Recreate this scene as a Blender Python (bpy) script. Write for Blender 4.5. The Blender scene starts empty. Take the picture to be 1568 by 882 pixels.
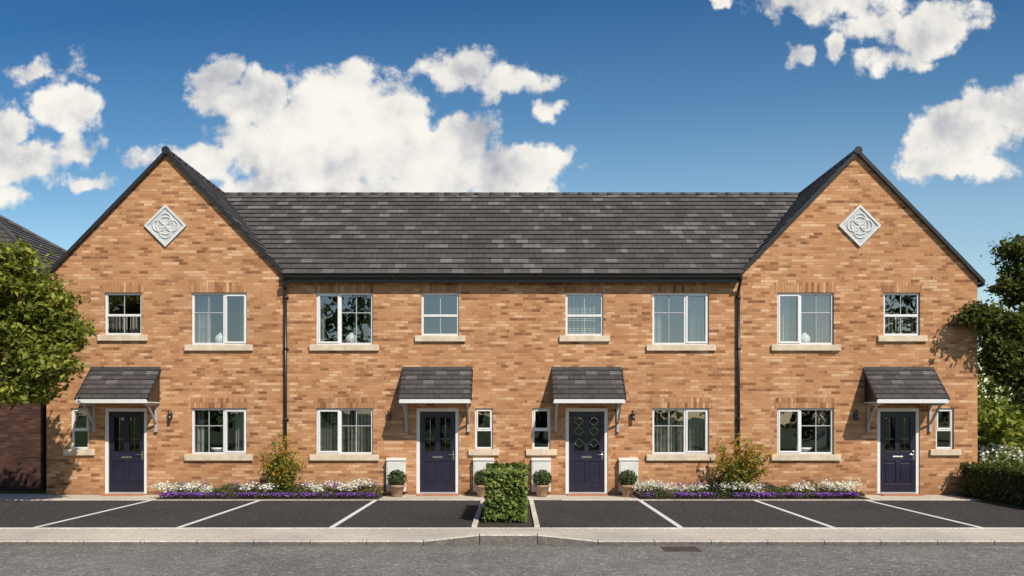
import bpy, math, random
import numpy as np
from mathutils import Vector
random.seed(7); rng=np.random.default_rng(11)
sc=bpy.context.scene
S=60.0; D=23.0; CZ=121/60.0
def PX(p): return (p-784)/S
def PZ(p): return (758-p)/S
def atX(p,d): return (p-784)*d/1380.0
def atZ(p,d): return CZ+(637-p)*d/1380.0

# ---------------------------------------------------------------- mesh builder
class MB:
    def __init__(s): s.v=[];s.f=[];s.m=[];s.uv=[];s.sm=[]
    def face(s,pts,m=0,uv=None,smooth=False):
        b=len(s.v); s.v+= [tuple(p) for p in pts]; s.f.append(tuple(range(b,b+len(pts)))); s.m.append(m)
        s.uv.append(uv if uv else [(0,0)]*len(pts)); s.sm.append(smooth)
    def par(s,o,a,b,c,m=0):
        o,a,b,c=Vector(o),Vector(a),Vector(b),Vector(c)
        if a.cross(b).dot(c)<0: a,b=b,a
        P=[o,o+a,o+a+b,o+b,o+c,o+a+c,o+a+b+c,o+b+c]
        base=len(s.v); s.v+=[tuple(p) for p in P]
        for q in [(0,3,2,1),(4,5,6,7),(0,1,5,4),(1,2,6,5),(2,3,7,6),(3,0,4,7)]:
            s.f.append(tuple(base+i for i in q)); s.m.append(m); s.uv.append([(0,0)]*4); s.sm.append(False)
    def box(s,x0,x1,y0,y1,z0,z1,m=0):
        s.par((x0,y0,z0),(x1-x0,0,0),(0,y1-y0,0),(0,0,z1-z0),m)
    def cyl(s,p0,p1,r0,r1,n=10,m=0,caps=True,smooth=True):
        p0,p1=Vector(p0),Vector(p1); ax=(p1-p0).normalized()
        t=Vector((0,0,1)) if abs(ax.z)<0.9 else Vector((1,0,0))
        a=ax.cross(t).normalized(); b=ax.cross(a)
        base=len(s.v)
        for p,r in((p0,r0),(p1,r1)):
            for i in range(n):
                th=2*math.pi*i/n; s.v.append(tuple(p+a*r*math.cos(th)+b*r*math.sin(th)))
        for i in range(n):
            j=(i+1)%n
            s.f.append((base+i,base+n+i,base+n+j,base+j)); s.m.append(m); s.uv.append([(0,0)]*4); s.sm.append(smooth)
        if caps:
            s.f.append(tuple(base+i for i in range(n))); s.m.append(m); s.uv.append([(0,0)]*n); s.sm.append(False)
            s.f.append(tuple(base+n+i for i in reversed(range(n)))); s.m.append(m); s.uv.append([(0,0)]*n); s.sm.append(False)
    def lathe(s,c,prof,n=20,m=0):
        base=len(s.v)
        for r,z in prof:
            for i in range(n):
                th=2*math.pi*i/n; s.v.append((c[0]+r*math.cos(th),c[1]+r*math.sin(th),c[2]+z))
        for k in range(len(prof)-1):
            for i in range(n):
                j=(i+1)%n; a=base+k*n
                s.f.append((a+i,a+j,a+n+j,a+n+i)); s.m.append(m); s.uv.append([(0,0)]*4); s.sm.append(True)
    def leaves(s,P,size,m=0,up=0.3,asp=0.5,outc=None,szvar=0.4,droop=0.0):
        P=np.asarray(P); N=len(P)
        a=rng.normal(size=(N,3)); 
        n=rng.normal(size=(N,3)); n[:,2]+=up*3
        if outc is not None:
            o=P-np.asarray(outc); o/=np.linalg.norm(o,axis=1,keepdims=True)+1e-6; n+=o*1.3
        n/=np.linalg.norm(n,axis=1,keepdims=True)
        a-=n*np.sum(a*n,axis=1,keepdims=True); a[:,2]-=droop; a/=np.linalg.norm(a,axis=1,keepdims=True)+1e-6
        b=np.cross(n,a)
        sz=(size*(1+szvar*(rng.random(N)*2-1)))[:,None]
        A=a*sz*0.5; B=b*sz*0.5*asp; base=len(s.v)
        V=np.stack([P-A,P+B-A*0.1+n*sz*0.06,P+A,P-B-A*0.1+n*sz*0.06],axis=1).reshape(-1,3)
        s.v+=V.tolist()
        for i in range(N):
            k=base+4*i; s.f.append((k,k+1,k+2,k+3)); s.uv.append([(0,0)]*4); s.sm.append(False); s.m.append(m)
    def build(s,name,mats,parent=None,bevel=0):
        me=bpy.data.meshes.new(name); me.from_pydata(s.v,[],s.f)
        for M in mats: me.materials.append(M)
        me.polygons.foreach_set('material_index',s.m)
        me.polygons.foreach_set('use_smooth',s.sm)
        ul=me.uv_layers.new(name='UVMap'); flat=[c for f in s.uv for p in f for c in p]
        ul.data.foreach_set('uv',flat); me.update()
        ob=bpy.data.objects.new(name,me); sc.collection.objects.link(ob)
        if parent: ob.parent=parent
        if bevel:
            md=ob.modifiers.new('bevel','BEVEL'); md.width=bevel; md.segments=2; md.limit_method='ANGLE'
        return ob
def empty(name):
    e=bpy.data.objects.new(name,None); sc.collection.objects.link(e); return e

# ---------------------------------------------------------------- materials
class NT:
    def __init__(s,nt): s.nt=nt
    def n(s,t,**k):
        nd=s.nt.nodes.new(t)
        for a,b in k.items(): setattr(nd,a,b)
        return nd
    def l(s,a,b): s.nt.links.new(a,b)
    def val(s,inp,x):
        if isinstance(x,bpy.types.NodeSocket): s.l(x,inp)
        else: inp.default_value=x
    def math(s,op,a,b=0.0,c=0.0,clamp=False):
        nd=s.n('ShaderNodeMath',operation=op,use_clamp=clamp)
        s.val(nd.inputs[0],a); s.val(nd.inputs[1],b); s.val(nd.inputs[2],c); return nd.outputs[0]
    def vm(s,op,a,b=(0,0,0)):
        nd=s.n('ShaderNodeVectorMath',operation=op); s.val(nd.inputs[0],a); s.val(nd.inputs[1],b)
        return nd.outputs['Value'] if op in('LENGTH','DOT_PRODUCT') else nd.outputs[0]
    def ramp(s,fac,stops,interp='LINEAR'):
        nd=s.n('ShaderNodeValToRGB'); cr=nd.color_ramp; cr.interpolation=interp
        while len(cr.elements)<len(stops): cr.elements.new(0.5)
        for e,(p,c) in zip(cr.elements,stops):
            e.position=p; e.color=(c[0],c[1],c[2],1) if not isinstance(c,(int,float)) else (c,c,c,1)
        s.val(nd.inputs[0],fac); return nd.outputs[0]
    def mix(s,fac,a,b,blend='MIX'):
        nd=s.n('ShaderNodeMix',data_type='RGBA',blend_type=blend)
        s.val(nd.inputs[0],fac)
        for i,x in((6,a),(7,b)):
            if isinstance(x,tuple) and len(x)==3: x=(*x,1)
            s.val(nd.inputs[i],x)
        return nd.outputs[2]
    def noise(s,vec,scale,detail=4,rough=0.5,dim='3D'):
        nd=s.n('ShaderNodeTexNoise',noise_dimensions=dim); 
        if vec is not None: s.l(vec,nd.inputs['Vector'])
        nd.inputs['Scale'].default_value=scale; nd.inputs['Detail'].default_value=detail; nd.inputs['Roughness'].default_value=rough
        return nd
def mat(name):
    m=bpy.data.materials.new(name); m.use_nodes=True
    t=NT(m.node_tree); p=m.node_tree.nodes['Principled BSDF']; return m,t,p
def simple(name,col,rough=0.5,metal=0.0,var=0.08,vs=6.0,bump=0.0,bs=80,spec=None):
    m,t,p=mat(name)
    co=t.n('ShaderNodeTexCoord').outputs['Object']
    nz=t.noise(co,vs,3,0.6)
    c1=tuple(c*(1-var*2) for c in col); c2=tuple(min(1,c*(1+var*2)) for c in col)
    t.l(t.ramp(nz.outputs[0],[(0.25,c1),(0.75,c2)]),p.inputs['Base Color'])
    p.inputs['Roughness'].default_value=rough; p.inputs['Metallic'].default_value=metal
    if spec is not None: p.inputs['Specular IOR Level'].default_value=spec
    if bump:
        nb=t.noise(co,bs,2,0.6); b=t.n('ShaderNodeBump'); b.inputs['Strength'].default_value=bump; b.inputs['Distance'].default_value=0.01
        t.l(nb.outputs[0],b.inputs['Height']); t.l(b.outputs[0],p.inputs['Normal'])
    return m
def brickmat(name,stops,mortar,vertical=False):
    m,t,p=mat(name)
    co=t.n('ShaderNodeTexCoord').outputs['Object']
    sx=t.n('ShaderNodeSeparateXYZ'); t.l(co,sx.inputs[0])
    u=t.math('ADD',t.math('ADD',sx.outputs[0],sx.outputs[1]),103.0); v=t.math('ADD',sx.outputs[2],50.003)
    cb=t.n('ShaderNodeCombineXYZ')
    if vertical: t.l(v,cb.inputs[0]); t.l(u,cb.inputs[1])
    else: t.l(u,cb.inputs[0]); t.l(v,cb.inputs[1])
    def brk(w,h,ms,off=0.5):
        b=t.n('ShaderNodeTexBrick'); b.offset=0.0 if vertical else off; t.l(cb.outputs[0],b.inputs['Vector'])
        b.inputs['Color1'].default_value=(0,0,0,1); b.inputs['Color2'].default_value=(1,1,1,1); b.inputs['Mortar'].default_value=(.5,.5,.5,1)
        b.inputs['Scale'].default_value=1; b.inputs['Mortar Size'].default_value=ms; b.inputs['Mortar Smooth'].default_value=0.2
        b.inputs['Brick Width'].default_value=w; b.inputs['Row Height'].default_value=h; return b
    b1=brk(0.225 if not vertical else 0.28,0.075,0.0055); b2=brk(0.45,0.075,0.0,0.37)
    r=t.math('ADD',t.math('MULTIPLY',b1.outputs[0],0.6),t.math('MULTIPLY',b2.outputs[0],0.4))
    col=t.ramp(r,stops)
    nz=t.noise(co,0.7,3,0.6); fn=t.noise(co,45,2,0.7)
    col=t.mix(1.0,col,t.ramp(nz.outputs[0],[(0.3,0.88),(0.7,1.08)]),'MULTIPLY')
    col=t.mix(1.0,col,t.ramp(fn.outputs[0],[(0.3,0.82),(0.7,1.14)]),'MULTIPLY')
    col=t.mix(t.math('MULTIPLY',b1.outputs[1],0.8),col,mortar)
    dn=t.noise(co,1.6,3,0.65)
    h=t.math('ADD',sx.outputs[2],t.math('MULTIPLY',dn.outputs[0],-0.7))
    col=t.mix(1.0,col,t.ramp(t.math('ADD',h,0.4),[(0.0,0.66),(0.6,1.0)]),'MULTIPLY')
    t.l(col,p.inputs['Base Color']); p.inputs['Roughness'].default_value=0.9; p.inputs['Specular IOR Level'].default_value=0.2
    bp=t.n('ShaderNodeBump'); bp.inputs['Strength'].default_value=0.6; bp.inputs['Distance'].default_value=0.006
    hh=t.math('ADD',t.math('MULTIPLY',b1.outputs[1],-1.0),t.math('MULTIPLY',b1.outputs[0],0.5))
    t.l(hh,bp.inputs['Height']); t.l(bp.outputs[0],p.inputs['Normal'])
    return m
bstops=[(0.08,(0.24,0.104,0.048)),(0.24,(0.37,0.170,0.078)),(0.38,(0.475,0.228,0.106)),(0.64,(0.535,0.272,0.132)),(0.80,(0.61,0.355,0.195)),(0.95,(0.68,0.43,0.26))]
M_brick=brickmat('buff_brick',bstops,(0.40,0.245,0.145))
M_sold=brickmat('soldier_brick',[(a,tuple(c*0.9 for c in b)) for a,b in bstops],(0.26,0.15,0.09),vertical=True)
M_brick2=brickmat('shaded_red_brick',[(0.1,(0.045,0.022,0.019)),(0.5,(0.078,0.035,0.027)),(0.9,(0.12,0.056,0.04))],(0.075,0.055,0.048))  # red-brown brick, darkened so the tree's shade is part of its colour
def slatemat(name,gw,gh,cols):
    m,t,p=mat(name)
    uv=t.n('ShaderNodeTexCoord').outputs['UV']
    def brk(w,h,ms,off):
        b=t.n('ShaderNodeTexBrick'); b.offset=off; t.l(uv,b.inputs['Vector'])
        b.inputs['Color1'].default_value=(0,0,0,1); b.inputs['Color2'].default_value=(1,1,1,1); b.inputs['Mortar'].default_value=(0,0,0,1)
        b.inputs['Scale'].default_value=1; b.inputs['Mortar Size'].default_value=ms; b.inputs['Mortar Smooth'].default_value=0.1
        b.inputs['Brick Width'].default_value=w; b.inputs['Row Height'].default_value=h; return b
    b1=brk(gw,gh,0.006,0.5); b2=brk(gw*1.5,gh,0.0,0.35)
    r=t.math('ADD',t.math('MULTIPLY',b1.outputs[0],0.6),t.math('MULTIPLY',b2.outputs[0],0.4))
    col=t.ramp(r,cols)
    co=t.n('ShaderNodeTexCoord').outputs['Object']; fn=t.noise(co,30,3,0.7); nz=t.noise(co,1.1,3,0.65)
    col=t.mix(1.0,col,t.ramp(fn.outputs[0],[(0.3,0.75),(0.7,1.25)]),'MULTIPLY')
    col=t.mix(1.0,col,t.ramp(nz.outputs[0],[(0.3,0.9),(0.7,1.1)]),'MULTIPLY')
    col=t.mix(t.math('MULTIPLY',b1.outputs[1],0.85),col,(0.02,0.018,0.018))
    t.l(col,p.inputs['Base Color']); p.inputs['Roughness'].default_value=0.75; p.inputs['Specular IOR Level'].default_value=0.2
    bp=t.n('ShaderNodeBump'); bp.inputs['Strength'].default_value=0.5; bp.inputs['Distance'].default_value=0.008
    t.l(t.math('ADD',fn.outputs[0],b1.outputs[0]),bp.inputs['Height']); t.l(bp.outputs[0],p.inputs['Normal'])
    return m
sl=[(0.1,(0.070,0.061,0.058)),(0.45,(0.088,0.078,0.075)),(0.72,(0.106,0.095,0.091)),(0.80,(0.148,0.135,0.130)),(0.95,(0.178,0.164,0.158))]
M_slate=slatemat('roof_slate',0.33,0.318,sl)
M_slate2=slatemat('canopy_slate',0.30,0.18,[(a,tuple(x*0.78 for x in c)) for a,c in sl])
M_dark=simple('black_upvc',(0.018,0.016,0.016),0.35,var=0.1)
M_ridge=simple('ridge_tile',(0.07,0.062,0.058),0.7,var=0.2,vs=9,bump=0.3)
M_white=simple('white_upvc',(0.74,0.73,0.71),0.35,var=0.03)
M_bar=simple('glazing_bar',(0.42,0.43,0.44),0.4,var=0.03)
M_brkt=simple('painted_bracket',(0.40,0.395,0.39),0.5,var=0.06)
M_stone=simple('cast_stone',(0.64,0.52,0.38),0.85,var=0.10,vs=5,bump=0.4,bs=60)
M_plaque=simple('plaque_stone',(0.62,0.63,0.62),0.8,var=0.06,vs=14,bump=0.3)
M_plaqueb=simple('plaque_ground',(0.50,0.51,0.51),0.85,var=0.06,vs=14,bump=0.3)
M_door=simple('navy_door_paint',(0.016,0.0135,0.033),0.35,var=0.12,vs=3,bump=0.05)
M_chrome=simple('chrome',(0.6,0.6,0.58),0.2,1.0,var=0.05)
M_soil=simple('soil',(0.045,0.03,0.02),0.95,var=0.3,vs=20,bump=1.0)
M_terra=simple('terracotta',(0.36,0.22,0.14),0.8,var=0.15,vs=12,bump=0.3)
M_step=simple('terracotta_step',(0.42,0.17,0.09),0.8,var=0.15,vs=12,bump=0.2)
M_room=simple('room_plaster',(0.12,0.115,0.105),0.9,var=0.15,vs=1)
M_metal=simple('lantern_metal',(0.10,0.09,0.08),0.35,0.7)
M_boxw=simple('meter_box_plastic',(0.66,0.64,0.60),0.5,var=0.04,vs=4)
M_cer=simple('white_ceramic',(0.78,0.77,0.75),0.25,var=0.02)
M_bark=simple('bark',(0.10,0.07,0.05),0.95,var=0.3,vs=14,bump=1.0,bs=30)
M_lantglass=simple('frosted_glass',(0.5,0.48,0.42),0.3)
def glassmat(name,base,tint,refl=(0.9,0.95,1.0)):
    m,t,p=mat(name); t.nt.nodes.remove(p); out=t.nt.nodes['Material Output']
    tr=t.n('ShaderNodeBsdfTransparent'); tr.inputs[0].default_value=(*tint,1)
    gl=t.n('ShaderNodeBsdfGlossy'); gl.inputs['Roughness'].default_value=0.0; gl.inputs[0].default_value=(*refl,1)
    co=t.n('ShaderNodeTexCoord').outputs['Object']; nz=t.noise(co,1.6,2,0.4)
    bp=t.n('ShaderNodeBump'); bp.inputs['Strength'].default_value=0.12; bp.inputs['Distance'].default_value=0.02
    t.l(nz.outputs[0],bp.inputs['Height']); t.l(bp.outputs[0],gl.inputs['Normal'])
    lw=t.n('ShaderNodeLayerWeight'); lw.inputs[0].default_value=.5
    f=t.math('ADD',t.math('MULTIPLY',t.math('POWER',lw.outputs['Facing'],4.0),.8),base,clamp=True)
    mx=t.n('ShaderNodeMixShader'); t.l(f,mx.inputs[0]); t.l(tr.outputs[0],mx.inputs[1]); t.l(gl.outputs[0],mx.inputs[2]); t.l(mx.outputs[0],out.inputs[0])
    return m
M_glass=glassmat('window_glass',0.20,(0.82,0.86,0.86))
M_dglass=glassmat('door_glass',0.10,(0.35,0.30,0.22))
def curtain(name,c1,c2,sc_):
    m,t,p=mat(name); out=t.nt.nodes['Material Output']
    co=t.n('ShaderNodeTexCoord').outputs['Object']; sx=t.n('ShaderNodeSeparateXYZ'); t.l(co,sx.inputs[0])
    s1=t.math('SINE',t.math('MULTIPLY',sx.outputs[0],sc_)); nz=t.noise(co,7,2,0.6)
    f=t.math('ADD',t.math('MULTIPLY',s1,0.35),nz.outputs[0])
    col=t.ramp(f,[(0.35,c1),(0.7,c2)])
    t.l(col,p.inputs['Base Color']); p.inputs['Roughness'].default_value=0.95
    tr=t.n('ShaderNodeBsdfTranslucent'); t.l(col,tr.inputs[0]); mx=t.n('ShaderNodeMixShader'); mx.inputs[0].default_value=0.35
    t.l(p.outputs[0],mx.inputs[1]); t.l(tr.outputs[0],mx.inputs[2]); t.l(mx.outputs[0],out.inputs[0]); return m
M_cur=curtain('curtain_fabric',(0.32,0.30,0.28),(0.64,0.61,0.57),60)
M_cur2=curtain('striped_curtain_fabric',(0.10,0.09,0.08),(0.66,0.61,0.52),72)
def leafmat(name,cols,tr=0.3,rough=0.55):
    m,t,p=mat(name); out=t.nt.nodes['Material Output']
    g=t.n('ShaderNodeNewGeometry'); n=len(cols)
    col=t.ramp(g.outputs['Random Per Island'],[(i/(n-1) if n>1 else 0,c) for i,c in enumerate(cols)])
    t.l(col,p.inputs['Base Color']); p.inputs['Roughness'].default_value=rough; p.inputs['Specular IOR Level'].default_value=0.3
    tl=t.n('ShaderNodeBsdfTranslucent'); t.l(t.mix(1.0,col,(1.3,1.3,0.7),'MULTIPLY'),tl.inputs[0])
    mx=t.n('ShaderNodeMixShader'); mx.inputs[0].default_value=tr
    t.l(p.outputs[0],mx.inputs[1]); t.l(tl.outputs[0],mx.inputs[2]); t.l(mx.outputs[0],out.inputs[0]); return m
M_leafL=leafmat('leaf_lime',[(0.08,0.115,0.02),(0.17,0.20,0.03),(0.28,0.30,0.05),(0.44,0.42,0.09)],0.4)
M_leafD=leafmat('leaf_dark',[(0.03,0.045,0.014),(0.065,0.09,0.022),(0.13,0.15,0.036),(0.25,0.25,0.06)],0.35)
M_leafH=leafmat('leaf_hedge',[(0.035,0.06,0.012),(0.09,0.13,0.022),(0.17,0.22,0.04),(0.32,0.36,0.09)],0.25,0.42)
M_leafS=leafmat('leaf_shrub',[(0.08,0.12,0.015),(0.19,0.21,0.02),(0.42,0.31,0.04),(0.50,0.20,0.04)],0.4)
M_leafB=leafmat('leaf_box',[(0.03,0.05,0.015),(0.07,0.10,0.03),(0.13,0.14,0.05)],0.25)
M_petW=leafmat('petal_white',[(0.78,0.75,0.70),(0.85,0.83,0.80)],0.3)
M_petP=leafmat('petal_purple',[(0.16,0.05,0.38),(0.28,0.10,0.55),(0.40,0.2,0.6)],0.3)
M_petY=leafmat('petal_yellow',[(0.55,0.38,0.05),(0.65,0.50,0.12)],0.4)
def groundmat(name,c1,c2,scale,rough=0.95,bump=0.6,big=0.4,fine=180,speck=None):
    m,t,p=mat(name); co=t.n('ShaderNodeTexCoord').outputs['Object']
    n1=t.noise(co,scale,4,0.7); n2=t.noise(co,big,3,0.6); n3=t.noise(co,fine,1,0.7)
    col=t.ramp(n1.outputs[0],[(0.3,c1),(0.7,c2)])
    col=t.mix(1.0,col,t.ramp(n2.outputs[0],[(0.3,0.8),(0.7,1.18)]),'MULTIPLY')
    col=t.mix(1.0,col,t.ramp(n3.outputs[0],[(0.3,0.6),(0.5,1.0),(0.7,1.5)]),'MULTIPLY')
    if speck:
        vo=t.n('ShaderNodeTexVoronoi'); t.l(co,vo.inputs['Vector']); vo.inputs['Scale'].default_value=speck[0]
        sp=t.ramp(vo.outputs['Color'],[(0.80,0.0),(0.92,1.0)]); col=t.mix(t.math('MULTIPLY',sp,0.55),col,speck[1])
    t.l(col,p.inputs['Base Color']); p.inputs['Roughness'].default_value=rough; p.inputs['Specular IOR Level'].default_value=0.2
    b=t.n('ShaderNodeBump'); b.inputs['Strength'].default_value=bump; b.inputs['Distance'].default_value=0.012
    t.l(n3.outputs[0],b.inputs['Height']); t.l(b.outputs[0],p.inputs['Normal']); return m
M_asph=groundmat('parking_asphalt',(0.034,0.030,0.029),(0.062,0.055,0.052),9,fine=38,speck=(26,(0.19,0.175,0.165)))
M_road=groundmat('road_asphalt',(0.135,0.125,0.115),(0.22,0.20,0.18),6,fine=30,speck=(21,(0.46,0.43,0.39)))
M_pave=groundmat('pavement_concrete',(0.44,0.385,0.31),(0.56,0.50,0.42),6,fine=60,bump=0.3)
M_kerb=groundmat('kerb_concrete',(0.40,0.36,0.31),(0.52,0.47,0.40),8,fine=60,bump=0.3)
M_kerbf=groundmat('shaded_kerb_face',(0.12,0.108,0.096),(0.19,0.172,0.15),8,fine=60,bump=0.3)  # darker copy of the kerb concrete; shading of the face put into the colour
M_edge=groundmat('edging_concrete',(0.54,0.48,0.40),(0.66,0.60,0.50),8,fine=50,bump=0.3)
M_grass=groundmat('grass_ground',(0.04,0.065,0.015),(0.09,0.12,0.03),3,fine=40,bump=1.0)
def paint():
    m,t,p=mat('road_paint'); co=t.n('ShaderNodeTexCoord').outputs['Object']
    n=t.noise(co,25,3,0.7); t.l(t.ramp(n.outputs[0],[(0.30,(0.30,0.29,0.27)),(0.42,(0.66,0.64,0.60)),(0.8,(0.78,0.76,0.72))]),p.inputs['Base Color'])
    p.inputs['Roughness'].default_value=0.8; return m
M_paint=paint()

# ---------------------------------------------------------------- house
house=empty('terraced_brick_house')
XE=11.88; R=8.77; XA=8.80; WS=1.035; XI=5.77; RY=4.5; EY=-0.25
EZ=5.59; MS=(R-EZ)/(RY-EY)
wins=[(160,217,448,513,'sash'),(293,378,448,528,'R'),(484,571,448,528,'L'),(645,703,448,514,'sash'),
      (866,924,448,514,'sash'),(999,1086,448,528,'R'),(1190,1277,448,528,'L'),(1353,1409,448,514,'sash'),
      (108,136,625,688,'slim'),(293,378,625,696,'R'),(484,571,625,696,'L'),(727,755,625,688,'slim'),
      (815,843,625,688,'slim'),(999,1086,625,696,'R'),(1190,1277,625,696,'L'),(1433,1461,625,688,'slim')]
doors=[192.5,670,898.5,1376]
ops=[(PX(a),PX(b),PZ(d),PZ(c)) for a,b,c,d,k in wins]+[(PX(c-32.5),PX(c+32.5),0.03,PZ(625)) for c in doors]
w=MB()
xs=sorted(set([-XE,XE]+[o[0] for o in ops]+[o[1] for o in ops])); zs=sorted(set([-0.1,5.5]+[o[2] for o in ops]+[o[3] for o in ops]))
for i in range(len(xs)-1):
    for j in range(len(zs)-1):
        cx=(xs[i]+xs[i+1])/2; cz=(zs[j]+zs[j+1])/2
        if any(o[0]<cx<o[1] and o[2]<cz<o[3] for o in ops): continue
        w.face([(xs[i],0,zs[j]),(xs[i+1],0,zs[j]),(xs[i+1],0,zs[j+1]),(xs[i],0,zs[j+1])])
for x0,x1,z0,z1 in ops:
    d=0.16
    w.face([(x0,0,z0),(x0,0,z1),(x0,d,z1),(x0,d,z0)]); w.face([(x1,0,z0),(x1,d,z0),(x1,d,z1),(x1,0,z1)])
    w.face([(x0,0,z1),(x1,0,z1),(x1,d,z1),(x0,d,z1)]); w.face([(x0,0,z0),(x0,d,z0),(x1,d,z0),(x1,0,z0)])
for sgn in(-1,1):
    for y in(0,9.0):
        top=R-0.05
        w.face([(sgn*XE,y,5.5),(sgn*5.8,y,5.5),(sgn*5.8,y,top-(XA-5.8)*WS),(sgn*XA,y,top),(sgn*XE,y,top-(XE-XA)*WS)])
    w.face([(sgn*XE,0,-0.1),(sgn*XE,9,-0.1),(sgn*XE,9,5.55),(sgn*XE,0,5.55)])
w.face([(-XE,9,-0.1),(XE,9,-0.1),(XE,9,5.5),(-XE,9,5.5)])
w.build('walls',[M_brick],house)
it=MB()
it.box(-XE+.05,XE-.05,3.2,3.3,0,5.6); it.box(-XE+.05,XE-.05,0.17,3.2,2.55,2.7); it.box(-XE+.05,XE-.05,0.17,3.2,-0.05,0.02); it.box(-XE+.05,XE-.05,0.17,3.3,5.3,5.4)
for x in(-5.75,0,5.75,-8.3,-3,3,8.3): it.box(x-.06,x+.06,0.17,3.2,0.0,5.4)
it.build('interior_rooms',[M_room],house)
so=MB(); si=MB()
for a,b,c,d,k in wins:
    x0,x1,z0,z1=PX(a),PX(b),PZ(d),PZ(c)
    if k!='slim': so.box(x0-0.05,x1+0.05,-0.006,0.05,z1+0.002,z1+0.262)
    e=0.16
    si.box(x0-e,x1+e,-0.07,0.055,z0-0.155,z0+0.0)
so.build('soldier_courses',[M_sold],house)
si.build('window_sills',[M_stone],house,bevel=0.012)
wf=MB(); wg=MB(); wc=MB()
curt={0:('full2',),1:('sides',.25,.22),2:('sides',.1,.12),3:(),4:('blind',),5:('sides',.22,.28),6:('sides',.3,.2),7:('full2',),
      8:(),9:('sides',.12,.3),10:('full2',),11:(),12:(),13:('full2',),14:('sides',.1,.22),15:()}
def drape(x0,x1,z0,z1,y,m,amp=0.03,per=0.11):
    n=max(8,int((x1-x0)/per*8)); ph=random.random()*6
    pts=[(x0+(x1-x0)*i/n, y+amp*math.sin(ph+2*math.pi*(x1-x0)*i/n/per)+0.01*math.sin(i*1.7)) for i in range(n+1)]
    for i in range(n):
        (xa,ya),(xb,yb)=pts[i],pts[i+1]
        wc.face([(xa,ya,z0),(xb,yb,z0),(xb,yb,z1),(xa,ya,z1)],m,smooth=True)
for idx,(a,b,c,d,k) in enumerate(wins):
    x0,x1,z0,z1=PX(a),PX(b),PZ(d),PZ(c); y0,y1=0.055,0.125; t=0.055
    wf.box(x0,x0+t,y0,y1,z0,z1); wf.box(x1-t,x1,y0,y1,z0,z1)
    wf.box(x0+t,x1-t,y0,y1,z0,z0+t); wf.box(x0+t,x1-t,y0,y1,z1-t,z1)
    def bars(xa,xb,za,zb,nv,hz):
        for i in range(nv):
            xx=xa+(xb-xa)*(i+1)/(nv+1); wf.box(xx-.011,xx+.011,0.078,0.088,za,zb,1)
        for f in hz:
            zz=za+(zb-za)*f; wf.box(xa,xb,0.076,0.09,zz-.011,zz+.011,1)
    def sash(xa,xb,za,zb,s=0.045):
        wf.box(xa,xa+s,0.04,0.11,za,zb); wf.box(xb-s,xb,0.04,0.11,za,zb)
        wf.box(xa+s,xb-s,0.04,0.11,za,za+s); wf.box(xa+s,xb-s,0.04,0.11,zb-s,zb)
    if k in'LR' :
        f=0.415
        xm=x0+(x1-x0)*f if k=='L' else x1-(x1-x0)*f
        wf.box(xm-.035,xm+.035,y0+.003,y1-.002,z0+t,z1-t)
        ca=(x0+t-.012,xm-.015) if k=='L' else (xm+.015,x1-t+.012)
        fa=(xm+.035,x1-t) if k=='L' else (x0+t,xm-.035)
        sash(ca[0],ca[1],z0+t-.012,z1-t+.012)
        bars(fa[0],fa[1],z0+t,z1-t,1,[0.63])
    elif k=='sash':
        zm=z0+(z1-z0)*0.47
        wf.box(x0+t,x1-t,0.05,y1-.002,zm-.03,zm+.03)
        bars(x0+t,x1-t,z0+t,zm-.03,1,[]); bars(x0+t,x1-t,zm+.03,z1-t,1,[])
    else:
        zm=z0+(z1-z0)*0.47
        wf.box(x0+t,x1-t,0.05,y1-.002,zm-.03,zm+.03)
        sash(x0+t-.012,x1-t+.012,zm+.02,z1-t+.012,0.035)
    dy=random.uniform(-.006,.006); dy2=random.uniform(-.004,.004)
    wg.face([(x0+.02,0.098-dy,z0+.02),(x1-.02,0.098+dy,z0+.02),(x1-.02,0.098+dy+dy2,z1-.02),(x0+.02,0.098-dy+dy2,z1-.02)])
    wf.box(x0-.05,x1+.05,0.165,0.38,z0-.04,z0+.03)
    cu=curt[idx]
    if cu and cu[0]=='sides':
        W=x1-x0; drape(x0-.03,x0+cu[1]*W,z0-.3,z1+.1,0.45,0); drape(x1-cu[2]*W,x1+.03,z0-.3,z1+.1,0.45,0)
    elif cu and cu[0]=='full2':
        zt=z1+.1 if idx>7 else (z0+z1)/2-.02 
        drape(x0-.03,x0+(x1-x0)*.44,z0-.1,zt,0.42,1,0.025,0.09); drape(x0+(x1-x0)*.50,x1+.03,z0-.1,zt,0.42,1,0.025,0.09)
    elif cu and cu[0]=='blind':
        z=z0+.05
        while z<z1:
            wc.par((x0+.04,0.25,z),(x1-x0-.08,0,0),(0,0.028,0.022),(0,-0.001,0.002),0); z+=0.05
wf.build('window_frames',[M_white,M_bar],house,bevel=0.005)
wg.build('window_panes',[M_glass],house); wc.build('curtains_and_blinds',[M_cur,M_cur2],house)
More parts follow.
